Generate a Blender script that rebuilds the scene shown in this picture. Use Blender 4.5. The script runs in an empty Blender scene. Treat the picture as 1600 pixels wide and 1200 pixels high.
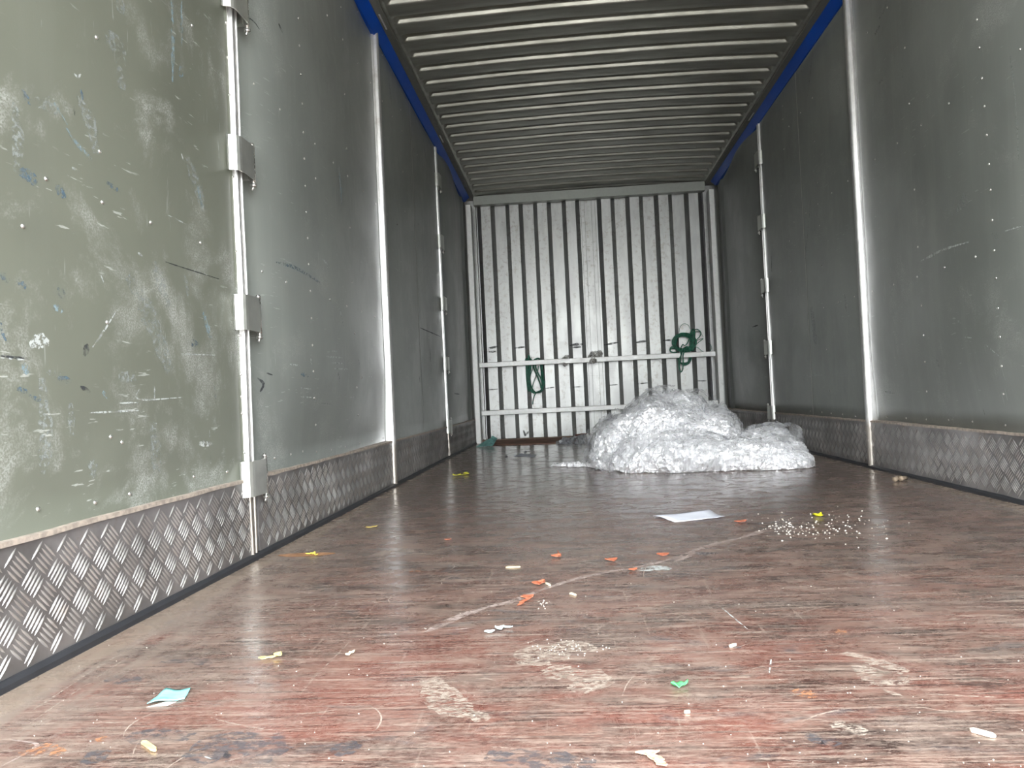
import bpy, bmesh, math, random
from mathutils import Vector, Matrix, noise
random.seed(7)
S = bpy.context.scene
COL = S.collection
R = random.uniform

# ------------------------------------------------------------------ camera
CH, FPX = 0.4372, 1200.0
YAW, PITCH, ROLL = -0.0743, 0.0175, -0.0464
_f = Vector((math.sin(YAW)*math.cos(PITCH), math.cos(YAW)*math.cos(PITCH), math.sin(PITCH)))
_r0 = Vector((math.cos(YAW), -math.sin(YAW), 0)); _u0 = _r0.cross(_f)
_r = math.cos(ROLL)*_r0 + math.sin(ROLL)*_u0
_u = -math.sin(ROLL)*_r0 + math.cos(ROLL)*_u0
cd = bpy.data.cameras.new('camera'); cam = bpy.data.objects.new('camera', cd); COL.objects.link(cam)
cd.sensor_width = 36; cd.lens = 36*FPX/1600; cd.clip_start = 0.02; cd.clip_end = 200
m3 = Matrix((_r, _u, -_f)).transposed()
cam.matrix_world = Matrix.Translation((0, 0, CH)) @ m3.to_4x4()
S.camera = cam
CAM = Vector((0, 0, CH))

# ------------------------------------------------------------------ world: bright overcast sky behind the open rear
w = bpy.data.worlds.new('overcast_sky'); S.world = w; w.use_nodes = True
nt = w.node_tree; nt.nodes.clear()
wo = nt.nodes.new('ShaderNodeOutputWorld'); bg = nt.nodes.new('ShaderNodeBackground')
tc = nt.nodes.new('ShaderNodeTexCoord'); sx = nt.nodes.new('ShaderNodeSeparateXYZ'); cr = nt.nodes.new('ShaderNodeValToRGB')
nt.links.new(tc.outputs['Generated'], sx.inputs[0]); nt.links.new(sx.outputs['Z'], cr.inputs[0])
cr.color_ramp.elements[0].position = 0.0; cr.color_ramp.elements[0].color = (0.34, 0.35, 0.36, 1)
cr.color_ramp.elements[1].position = 0.5; cr.color_ramp.elements[1].color = (0.93, 0.97, 1.0, 1)
nt.links.new(cr.outputs[0], bg.inputs[0]); bg.inputs[1].default_value = 5.0
nt.links.new(bg.outputs[0], wo.inputs[0])
S.view_settings.view_transform = 'Standard'; S.view_settings.look = 'None'
S.view_settings.exposure = 2.45; S.view_settings.gamma = 1.0
S.view_settings.use_curve_mapping = False
S.cycles.max_bounces = 14; S.cycles.diffuse_bounces = 8; S.cycles.glossy_bounces = 6; S.cycles.transparent_max_bounces = 24

# ------------------------------------------------------------------ dimensions of the box body (metres)
XL, XR, Y0, YB, ZT = -0.943, 1.497, -0.7, 7.62, 2.45
KZ = 0.234
SEAMS = (2.19, 3.99, 5.83)

def ray(px, py): return _f*FPX + _r*(px-800) - _u*(py-600)
def onX(px, py, x): d = ray(px, py); return CAM + d*(x/d.x)
def onY(px, py, y): d = ray(px, py); return CAM + d*(y/d.y)
def onZ(px, py, z=0.0): d = ray(px, py); return CAM + d*((z-CH)/d.z)

# ------------------------------------------------------------------ helpers
def mesh_obj(name, verts, faces, mat, parent=None, smooth=False):
    me = bpy.data.meshes.new(name); me.from_pydata([tuple(v) for v in verts], [], faces); me.update()
    if mat: me.materials.append(mat)
    if smooth:
        for p in me.polygons: p.use_smooth = True
    o = bpy.data.objects.new(name, me); COL.objects.link(o)
    if parent: o.parent = parent
    return o
def bm_obj(name, bm, mat, parent=None, smooth=False):
    bmesh.ops.recalc_face_normals(bm, faces=bm.faces)
    me = bpy.data.meshes.new(name); bm.to_mesh(me); bm.free()
    if mat: me.materials.append(mat)
    if smooth:
        for p in me.polygons: p.use_smooth = True
    o = bpy.data.objects.new(name, me); COL.objects.link(o)
    if parent: o.parent = parent
    return o
def add_box(bm, a, b, bevel=0.0):
    r = bmesh.ops.create_cube(bm, size=1)
    for v in r['verts']:
        v.co = Vector([(a[i]+b[i])/2 + v.co[i]*(b[i]-a[i]) for i in range(3)])
    if bevel:
        es = list({e for v in r['verts'] for e in v.link_edges})
        bmesh.ops.bevel(bm, geom=es, offset=bevel, segments=2, affect='EDGES', profile=0.5)
def box(name, a, b, mat, parent=None, bevel=0.0):
    bm = bmesh.new(); add_box(bm, a, b, bevel); return bm_obj(name, bm, mat, parent)
def extrude_profile(bm, prof, fn0, fn1, closed=True):
    """prof: 2D list; fn0/fn1 map a profile point to a 3D point at either end"""
    a = [bm.verts.new(fn0(p)) for p in prof]; b = [bm.verts.new(fn1(p)) for p in prof]
    n = len(prof)
    for i in range(n if closed else n-1):
        j = (i+1) % n; bm.faces.new((a[i], a[j], b[j], b[i]))
    if closed: bm.faces.new(a[::-1]); bm.faces.new(b)
def add_cyl(bm, p0, p1, r, n=10, r2=None):
    p0, p1 = Vector(p0), Vector(p1); d = p1-p0
    q = d.to_track_quat('Z', 'Y').to_matrix()
    r2 = r if r2 is None else r2
    A = [bm.verts.new(p0+q@Vector((r*math.cos(t), r*math.sin(t), 0))) for t in [2*math.pi*i/n for i in range(n)]]
    B = [bm.verts.new(p1+q@Vector((r2*math.cos(t), r2*math.sin(t), 0))) for t in [2*math.pi*i/n for i in range(n)]]
    for i in range(n): bm.faces.new((A[i], A[(i+1) % n], B[(i+1) % n], B[i]))
    bm.faces.new(A[::-1]); bm.faces.new(B)
def catmull(P, n=8):
    P = [Vector(p) for p in P]; out = []
    Q = [P[0]*2-P[1]] + P + [P[-1]*2-P[-2]]
    for i in range(1, len(Q)-2):
        for k in range(n):
            t = k/n; a, b, c, d = Q[i-1], Q[i], Q[i+1], Q[i+2]
            out.append(0.5*((2*b)+(c-a)*t+(2*a-5*b+4*c-d)*t*t+(3*b-a-3*c+d)*t**3))
    out.append(P[-1]); return out
def add_strap(bm, pts, wid, th, up=Vector((0, 1, 0)), n=7):
    """a flat webbing swept along a smooth path"""
    C = catmull(pts, n); prev = None
    for i, p in enumerate(C):
        t = (C[min(i+1, len(C)-1)]-C[max(i-1, 0)]).normalized()
        s = t.cross(up)
        s = s.normalized() if s.length > 1e-4 else Vector((1, 0, 0)); q = s.cross(t)
        ring = [bm.verts.new(p+s*wid*a+q*th*b) for a, b in ((-.5, -.3), (-.5, .3), (0, .5), (.5, .3), (.5, -.3), (0, -.5))]
        if prev:
            for k in range(6): bm.faces.new((prev[k], prev[(k+1) % 6], ring[(k+1) % 6], ring[k]))
        else: bm.faces.new(ring)
        prev = ring
    bm.faces.new(prev[::-1])
def tag(o, label, cat=None, group=None, kind=None):
    o['label'] = label
    if cat: o['category'] = cat
    if group: o['group'] = group
    if kind: o['kind'] = kind
    return o
def sstep(a, b, x):
    t = max(0, min(1, (x-a)/(b-a))); return t*t*(3-2*t)

# ------------------------------------------------------------------ materials
class NT:
    def __init__(s, name):
        s.m = bpy.data.materials.new(name); s.m.use_nodes = True; s.t = s.m.node_tree
        s.b = s.t.nodes['Principled BSDF']; s.out = s.t.nodes['Material Output']
        s.geo = s.n('ShaderNodeNewGeometry'); s.P = s.geo.outputs['Position']
    def n(s, typ, **kw):
        x = s.t.nodes.new(typ)
        for k, v in kw.items(): setattr(x, k, v)
        return x
    def l(s, a, b): s.t.links.new(a, b)
    def val(s, sock, v):
        if hasattr(v, 'is_linked') or hasattr(v, 'links'): s.l(v, sock)
        else: sock.default_value = v
    def map(s, scale=(1, 1, 1), loc=(0, 0, 0), rot=(0, 0, 0), src=None):
        m = s.n('ShaderNodeMapping'); s.l(src or s.P, m.inputs[0])
        m.inputs['Scale'].default_value = scale; m.inputs['Location'].default_value = loc; m.inputs['Rotation'].default_value = rot
        return m.outputs[0]
    def noise(s, vec, scale, detail=4, rough=.55, dist=0.0):
        x = s.n('ShaderNodeTexNoise'); s.l(vec, x.inputs['Vector'])
        x.inputs['Scale'].default_value = scale; x.inputs['Detail'].default_value = detail
        x.inputs['Roughness'].default_value = rough; x.inputs['Distortion'].default_value = dist
        return x.outputs['Fac']
    def rng(s, v, a, b, c=0, d=1, smooth=True):
        x = s.n('ShaderNodeMapRange'); x.interpolation_type = 'SMOOTHSTEP' if smooth else 'LINEAR'
        s.l(v, x.inputs['Value'])
        for k, q in zip(('From Min', 'From Max', 'To Min', 'To Max'), (a, b, c, d)): x.inputs[k].default_value = q
        return x.outputs[0]
    def math(s, op, a, b=0.0):
        x = s.n('ShaderNodeMath', operation=op); s.val(x.inputs[0], a); s.val(x.inputs[1], b); return x.outputs[0]
    def mix(s, f, a, b):
        x = s.n('ShaderNodeMix', data_type='RGBA'); s.val(x.inputs[0], f)
        for sock, v in ((x.inputs[6], a), (x.inputs[7], b)):
            if isinstance(v, tuple): sock.default_value = v if len(v) == 4 else (*v, 1)
            else: s.l(v, sock)
        return x.outputs[2]
    def xyz(s):
        x = s.n('ShaderNodeSeparateXYZ'); s.l(s.P, x.inputs[0]); return x.outputs
    def bump(s, h, strength=.3, dist=.002):
        x = s.n('ShaderNodeBump'); s.l(h, x.inputs['Height']); x.inputs['Strength'].default_value = strength
        x.inputs['Distance'].default_value = dist; s.l(x.outputs[0], s.b.inputs['Normal'])
    def set(s, **kw):
        for k, v in kw.items():
            sock = s.b.inputs[k.replace('_', ' ')]
            if isinstance(v, tuple): sock.default_value = (*v, 1) if len(v) == 3 else v
            else: s.val(sock, v)
        return s.m

def plain(name, col, rough=.5, metal=0.0, var=.15, scale=25):
    q = NT(name); n = q.noise(q.P, scale, 4)
    c = q.mix(q.rng(n, .3, .7), tuple(x*(1-var) for x in col), tuple(min(1, x*(1+var)) for x in col))
    return q.set(Base_Color=c, Roughness=rough, Metallic=metal)

def panel_mat(name, wear, seed, col=(.185, .197, .165), stk=1.0):
    q = NT(name); off = (seed*3.1, seed*1.7, seed*.9)
    big = q.noise(q.map(loc=off), 1.6, 3)
    c = q.mix(q.rng(big, .3, .7), tuple(x*.86 for x in col), tuple(x*1.12 for x in col))
    streak = q.noise(q.map((1, 9, .7), off), 1.5, 4, .6)           # vertical streaks
    c = q.mix(q.rng(streak, .45, .8, 0, .35*stk), c, tuple(x*1.5 for x in (.19, .2, .18)))
    patch = q.noise(q.map(loc=(off[1], off[0], off[2])), 3.2, 6, .7, .4)
    fine = q.noise(q.map((60, 60, 60)), 4, 3, .7)
    chalk = q.math('MULTIPLY', q.rng(patch, .50, .68), q.rng(fine, .40, .60, .1, 1))
    c = q.mix(q.math('MULTIPLY', chalk, wear), c, (.45, .46, .43))
    scr = q.noise(q.map((1, 5, 40), off, (.5, 0, 0)), 3.0, 3, .5)
    msk = q.noise(q.map(loc=off), 4.5, 2)
    scr = q.math('MULTIPLY', q.rng(scr, .665, .70), q.rng(msk, .5, .6))
    c = q.mix(q.math('MULTIPLY', scr, .55*wear), c, (.62, .64, .60))
    scr2 = q.noise(q.map((1, 34, 3), off, (.3, 0, 0)), 3.0, 3, .5)
    scr2 = q.math('MULTIPLY', q.rng(scr2, .68, .71), q.rng(msk, .35, .5, 1, 0))
    c = q.mix(q.math('MULTIPLY', scr2, .5*wear), c, (.55, .58, .55))
    grit = q.noise(q.map((300, 300, 300)), 2, 2)
    q.bump(grit, .12, .001)
    rg = q.rng(patch, .35, .7, .30, .44)
    return q.set(Base_Color=c, Roughness=rg, Specular_IOR_Level=.55)

def plate_mat(name, seed, bc=(.40, .38, .375), met=.7):
    q = NT(name); n = q.noise(q.map(loc=(seed, seed*2, 0)), 5, 5, .6); f = q.noise(q.P, 60, 3)
    c = q.mix(q.rng(n, .35, .7), tuple(.6*v for v in bc), bc)
    dirt = q.noise(q.map(loc=(0, seed, 3)), 9, 5, .7)
    c = q.mix(q.rng(dirt, .55, .75, 0, .7), c, (.30, .235, .19))
    q.bump(f, .2, .001)
    return q.set(Base_Color=c, Metallic=met, Roughness=q.rng(dirt, .4, .7, .36, .6))

def metal_mat(name, col, rough=.3, metal=.9, dirt=.25, sc=30, foot=0):
    q = NT(name); n = q.noise(q.P, sc, 5, .65); d = q.noise(q.P, 7, 6, .7)
    c = q.mix(q.rng(n, .3, .75), tuple(x*.88 for x in col), col)
    c = q.mix(q.rng(d, .56, .72, 0, dirt), c, (.25, .20, .16))
    if foot:
        z = q.math('ADD', q.xyz()[2], q.math('MULTIPLY', d, .10))
        c = q.mix(q.rng(z, .30, .24, 0, foot), c, (.42, .37, .31))
    return q.set(Base_Color=c, Metallic=metal, Roughness=q.rng(n, .3, .7, rough*.85, rough*1.25))

M = {}
M['panel1'] = panel_mat('worn_green_grey_panel', 1.0, 1, (.165, .173, .138), .25)
M['panel'] = panel_mat('green_grey_panel', .4, 4, (.212, .226, .208))  # own greyer tint; base also lifted to offset the weak light deeper in
M['plate'] = plate_mat('chequer_plate', 2); M['bar'] = plate_mat('worn_raised_bars', 5, (.72, .70, .68), .85)
M['strip'] = metal_mat('bright_aluminium', (.82, .81, .79), .34, .85, .35, 30, .8)
M['hinge'] = metal_mat('hinge_steel', (.66, .67, .62), .34, .8, .1)
M['pin'] = metal_mat('zinc_pin', (.85, .84, .80), .28, .9, .2)
M['ledge'] = plain('dirty_beige_ledge', (.46, .39, .33), .6, .2, .25, 60)
M['post'] = metal_mat('pale_post', (.80, .80, .77), .45, .35, .35)
M['rubber'] = plain('black_rubber', (.025, .026, .03), .55)
M['blue'] = plain('blue_paint', (.001, .055, .36), .45, 0, .1, 3); M['blue'].node_tree.nodes['Principled BSDF'].inputs['Specular IOR Level'].default_value = .25
M['rail'] = metal_mat('roof_rail_grey', (.19, .19, .165), .5, .45, .2)

def roof_mat():
    q = NT('galvanised_roof'); n = q.noise(q.map((1, 5, 1)), 3, 4); f = q.noise(q.map((3, 40, 1)), 3, 3)
    c = q.mix(q.rng(n, .3, .7), (.25, .25, .215), (.34, .34, .30))
    return q.set(Base_Color=c, Metallic=.75, Roughness=q.rng(f, .3, .7, .36, .46))
M['roof'] = roof_mat()

def back_mat():
    q = NT('corrugated_bulkhead'); o = q.xyz()
    n = q.noise(q.map((4, 1, 1.2)), 3, 5, .6)
    c = q.mix(q.rng(n, .3, .7), (.31, .315, .30), (.41, .41, .40))
    blot = q.noise(q.P, 26, 5, .65); zone = q.noise(q.map((3.6, 1, .5)), 2, 2)
    bl = q.math('MULTIPLY', q.rng(blot, .52, .62), q.rng(zone, .42, .58))
    c = q.mix(q.math('MULTIPLY', bl, .5), c, (.22, .21, .175))
    # fine horizontal scrape lines, mostly below rail height
    ln = q.noise(q.map((.9, 1, 55)), 2, 2); lz = q.rng(o[2], 1.6, .9)
    c = q.mix(q.math('MULTIPLY', q.math('MULTIPLY', q.rng(ln, .66, .72), lz), .55), c, (.3, .3, .28))
    return q.set(Base_Color=c, Metallic=.9, Roughness=q.rng(n, .3, .7, .38, .48))
M['back'] = back_mat()

def floor_mat():
    q = NT('worn_phenolic_plywood'); o = q.xyz()
    sx = q.noise(q.map((1.8, 6, 1)), 2.6, 9, .74, .5)
    c = q.mix(q.rng(sx, .38, .60), (.034, .019, .016), (.165, .085, .064))
    iso = q.noise(q.map((1, 1.5, 1), (6, 1, 0)), 9, 10, .82, .7)
    c = q.mix(q.rng(iso, .50, .62, 0, .6), c, (.27, .19, .15))
    c = q.mix(q.rng(iso, .47, .38, 0, .75), c, (.03, .021, .02))
    gry = q.noise(q.map((1.4, 4.2, 1), (5, 2, 0)), 1.9, 8, .72, .3)
    c = q.mix(q.rng(gry, .48, .60, 0, .6), c, (.13, .10, .085))
    red = q.noise(q.map((1.6, 3.0, 1), (9, 4, 0)), 1.7, 6, .66)
    nearf = q.rng(o[1], 2.1, 1.0)
    c = q.mix(q.math('MULTIPLY', q.rng(red, .40, .60), q.math('MULTIPLY', nearf, .8)), c, (.225, .082, .060))
    st = q.noise(q.map((1.5, 3.4, 1), (1.5, 7.2, 0)), 3.4, 7, .7, .6)
    c = q.mix(q.rng(st, .56, .68, 0, .7), c, (.085, .085, .092))
    dv = q.noise(q.map((1.2, 2.2, 1), (4, 8, 0)), 2.2, 8, .75, .5)
    c = q.mix(q.math('MULTIPLY', q.rng(dv, .46, .64), q.math('MULTIPLY', q.rng(o[1], 2.0, 1.1), .55)), c, (.27, .20, .165))
    # sandy worn veil broken up by streaky noise
    cz = q.noise(q.map((3, 11, 1), (3, 1, 0)), 4, 9, .8, .3); cm = q.noise(q.map((1, 1.8, 1), (2.2, 0, 0)), 2.4, 4, .6)
    sc = q.math('MULTIPLY', q.rng(cz, .50, .62), q.rng(cm, .42, .66))
    c = q.mix(q.math('MULTIPLY', sc, .62), c, (.40, .32, .26))
    for rot, sca, lo, am in ((.10, (5, 95, 1), .56, .38), (-.16, (4, 75, 1), .575, .38), (.55, (60, 3, 1), .645, .35), (1.0, (3, 50, 1), .65, .3), (-.5, (4, 60, 1), .63, .35)):
        fs = q.noise(q.map(sca, (lo*9, 0, 0), (0, 0, rot)), 1.4, 4, .55)
        c = q.mix(q.math('MULTIPLY', q.rng(fs, lo, lo+.05), am), c, (.42, .33, .27))
    dk = q.noise(q.map((3, 60, 1), (3, 3, 0)), 1.6, 4, .6)
    c = q.mix(q.math('MULTIPLY', q.rng(dk, .54, .64), .55), c, (.03, .022, .02))
    g = q.noise(q.map((40, 110, 1)), 2, 6, .8)
    c = q.mix(q.rng(g, .48, .66, 0, .5), c, (.40, .31, .26))
    c = q.mix(q.rng(g, .50, .34, 0, .6), c, (.035, .024, .022))
    l1 = q.rng(o[0], XL+.36, XL+.04); l2 = q.rng(o[0], XR-.26, XR-.03)
    e = q.noise(q.map((12, 1.6, 1)), 2.5, 7, .7, .4)
    band = q.math('MULTIPLY', q.math('MAXIMUM', l1, l2), q.rng(e, .36, .60))
    c = q.mix(q.math('MULTIPLY', band, .8), c, (.27, .215, .175))
    # routed pale strip right beside the seals
    e1 = q.math('MAXIMUM', q.rng(o[0], XL+.085, XL+.075), q.rng(o[0], XR-.085, XR-.075))
    c = q.mix(q.math('MULTIPLY', e1, .55), c, (.30, .235, .18))
    rough = q.rng(iso, .38, .62, .20, .36)
    rough = q.math('ADD', rough, q.math('MULTIPLY', sc, .15))
    rough = q.math('SUBTRACT', rough, q.rng(o[1], 2.2, 4.0, 0, .07))
    h = q.math('ADD', q.math('MULTIPLY', q.noise(q.map((6, 14, 1)), 3, 4), 1.0), q.math('MULTIPLY', g, .25))
    q.bump(h, .16, .0013)
    return q.set(Base_Color=c, Roughness=rough, Specular_IOR_Level=.65)
M['floor'] = floor_mat()

def mark_mat(name, col, dens=.5, sc=90, stretch=(1, 1, 1), alpha=.7):
    """flecked scuff / paint transfer: noise cuts holes so the panel shows through"""
    q = NT(name); n = q.noise(q.map(stretch), sc, 4, .7); n2 = q.noise(q.P, sc*.3, 3)
    a = q.math('MULTIPLY', q.rng(n, .6-dens*.35, .68-dens*.3), q.rng(n2, .30, .5))
    m = q.set(Base_Color=col, Roughness=.6, Alpha=q.math('MULTIPLY', a, alpha)); return m
MK = {
 'white': mark_mat('pale_scuff', (.66, .70, .68), .55), 'lblue': mark_mat('light_blue_scuff', (.32, .43, .47), .45, 110, (1, 1, .6), .65),
 'blue': mark_mat('blue_scuff', (.12, .19, .25), .45, 90, (1, 1, 1), .6), 'dark': mark_mat('dark_scratch', (.045, .05, .06), .85),
 'faint': mark_mat('faint_chalky_scuff', (.36, .39, .37), .35), 'gouge': mark_mat('pale_gouge', (.50, .40, .36), .6, 80, (1, 2, 1)),
 'cream': mark_mat('cream_scrape', (.50, .42, .35), .42, 70, (1, 2.4, 1), .7), 'orange': mark_mat('orange_stain', (.52, .24, .12), .35, 80),
 'slate': mark_mat('slate_stain', (.095, .10, .115), .45, 55, (1, 1.6, 1), .5),
}

# ------------------------------------------------------------------ outside: yard behind the open rear
g = box('ground', (-14, -22, -1.30), (14, 9.5, -1.22), plain('grey_yard_concrete', (.30, .29, .27), .9, 0, .2, 2))
tag(g, 'grey concrete yard below the open rear', kind='structure')

# ------------------------------------------------------------------ floor
floor = box('floor', (XL-.05, Y0, -.03), (XR+.05, YB+.1, 0.0), M['floor'])
tag(floor, 'worn reddish brown plywood floor of the cargo box', kind='structure')

# ------------------------------------------------------------------ side walls
def bulge(y, z=1.0):
    """panels hung on hinges are bowed: the edge sits back and the sheet swells into the box"""
    for s_, e_ in ((2.25, 3.962), (5.872, 7.30)):
        if s_-.01 <= y <= e_:
            t = y-s_; A = (.088 if s_ < 3 else .06); low = .040; A = low+(A-low)*sstep(KZ-.02, KZ+.38, z)
            return -.040+A*(1-math.exp(-t/.13))*(1-sstep(.5, e_-s_, t)*.7)
    return -.004
def surf(side, y, z):
    """x of the inner face of a wall panel"""
    n = 1 if side == 'left' else -1; X = XL if side == 'left' else XR
    wob = noise.noise(Vector((y*1.3, z*1.1, 3 if side == 'left' else 9)))*.0035 + noise.noise(Vector((y*3.1, z*2.3, 5)))*.0012
    edge = 0
    if y > 7.1: edge = -.014*sstep(7.28, 7.46, y)
    return X + n*(wob + bulge(y, z) + edge)

def on_wall(side, px, py):
    x = XL if side == 'left' else XR
    for _ in range(5):
        c = onX(px, py, x); x = surf(side, c.y, c.z)
    return c

def chequer(bm, side, y0, y1, z0, z1, base):
    n = 1 if side == 'left' else -1; P = .0652; oy = 1.267; oz = .157
    def bar(cy, cz, dy, dz, L, W, H):
        px_, pz_ = -dz, dy
        pts = []
        for t, ww in ((-1, 0), (-.55, .85), (0, 1), (.55, .85), (1, 0)):
            c = (cy+dy*L*t, cz+dz*L*t)
            if not (y0+.001 < c[0] < y1-.001 and z0+.001 < c[1] < z1-.001): return
            hh = H*(1-t*t*.9)
            if ww == 0: pts.append([bm.verts.new((base, c[0], c[1]))])
            else: pts.append([bm.verts.new((base+n*h_, c[0]+px_*W*ww*s_, c[1]+pz_*W*ww*s_)) for s_, h_ in ((-1, 0), (-.3, hh), (.3, hh), (1, 0))])
        for a, b in zip(pts, pts[1:]):
            if len(a) == 1:
                for k in range(3): bm.faces.new((a[0], b[k], b[k+1])).material_index = 1
            elif len(b) == 1:
                for k in range(3): bm.faces.new((a[k], a[k+1], b[0])).material_index = 1
            else:
                for k in range(3): bm.faces.new((a[k], a[k+1], b[k+1], b[k])).material_index = 1
    q = math.sqrt(.5)
    for iy in range(int((y0-oy)/P)-2, int((y1-oy)/P)+3):
        for iz in range(-4, 4):
            for typ in (0, 1):
                cy = oy+iy*P+typ*P/2; cz = oz+iz*P+typ*P/2
                d = (q, q) if typ == 0 else (-q, q)
                if side == 'right': d = (-d[0], d[1])
                for k in range(-2, 3):
                    o = k*.0093
                    bar(cy-d[1]*o, cz+d[0]*o, d[0], d[1], .0222-(abs(k)*.0008), .0027, .0025)

def dome(bm, c, n, r=.0048):
    rings = []
    for a in (0, 35, 65):
        a = math.radians(a); rings.append([bm.verts.new((c.x+n*r*.7*math.sin(a), c.y+r*math.cos(a)*math.cos(t), c.z+r*math.cos(a)*math.sin(t))) for t in [i*math.pi/4 for i in range(8)]])
    top = bm.verts.new((c.x+n*r*.75, c.y, c.z))
    for A, B in zip(rings, rings[1:]):
        for i in range(8): bm.faces.new((A[i], A[(i+1) % 8], B[(i+1) % 8], B[i]))
    for i in range(8): bm.faces.new((rings[-1][i], rings[-1][(i+1) % 8], top))

def crop(L, x0, y0, s): return [(x0+a/s, y0+b/s) for a, b in L]
RIV_L = crop([(452,175),(467,710),(216,838),(480,948),(706,1043),(940,1138),(107,1060),(900,120),(1060,107),(1066,270),(1075,445),(1092,830),(1100,1000),(1107,1178)],0,0,3) + \
 crop([(502,310),(519,847),(572,872),(608,1115),(446,1155),(178,1186),(909,1033),(1064,1011),(1115,158),(1122,372),(1129,555),(1131,660),(1134,738),(1145,922)],0,400,3) + \
 crop([(1165,72),(1169,178),(1175,290),(1180,405),(1185,517),(1188,620),(1192,726),(1196,828),(1201,930),(1205,1032),(1330,28),(1277,60),(1338,154),(1397,47),(1396,245),(1345,367),(1446,323),(1353,580),(1230,562),(1302,635),(1357,688),(1418,747),(1467,796),(1366,890),(1375,1102),(990,328),(1092,428),(1022,1060),(1118,1100),(1232,697)],0,0,2.5) + \
 crop([(250,3),(393,55),(399,214),(405,373),(411,526),(417,683),(424,838),(508,103),(606,144),(693,177),(770,208),(807,225),(637,2),(652,304),(665,620),(693,562),(672,782),(184,1033),(277,1012),(347,995),(428,998),(514,987),(596,969),(681,947),(756,931),(820,917)],380,440,3.75) + \
 crop([(85,130),(85,490),(163,611),(229,557),(238,725),(298,820),(327,864),(358,908),(247,1042)],580,60,5) + crop([(45,105),(128,92),(134,191),(92,152),(170,228),(205,262),(138,365),(238,685),(191,155)],590,300,3)
RIV_R = crop([(320,53),(326,128),(333,210),(340,285),(346,362),(352,440),(356,509),(361,590),(366,671),(371,745),(376,826),(381,903),(386,981),(391,1056),(397,1139),(435,132),(127,128),(80,20),(26,87),(139,277),(245,277),(171,335),(107,383),(47,428),(153,508),(162,662),(160,742),(97,763),(233,716),(316,688),(172,819),(177,898),(181,970),(186,1049),(185,1124),(79,1116),(131,1121),(245,1125),(309,1130),(40,781)],1340,0,1.715) + \
 crop([(718,12),(644,104),(572,190),(731,282),(940,531),(840,606),(748,542),(753,675),(678,732),(763,808),(777,1063),(603,788)],1090,150,4) + \
 crop([(975,103),(862,135),(760,170),(669,203),(688,465),(707,722),(586,849),(658,857),(716,864),(787,870),(867,880),(1065,885)],1120,430,4) + \
 crop([(315,828),(318,931),(325,1165)],1160,0,5)
RIV_R += crop([(570,810),(575,907),(578,1000),(585,1098)],1090,150,4)

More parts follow.
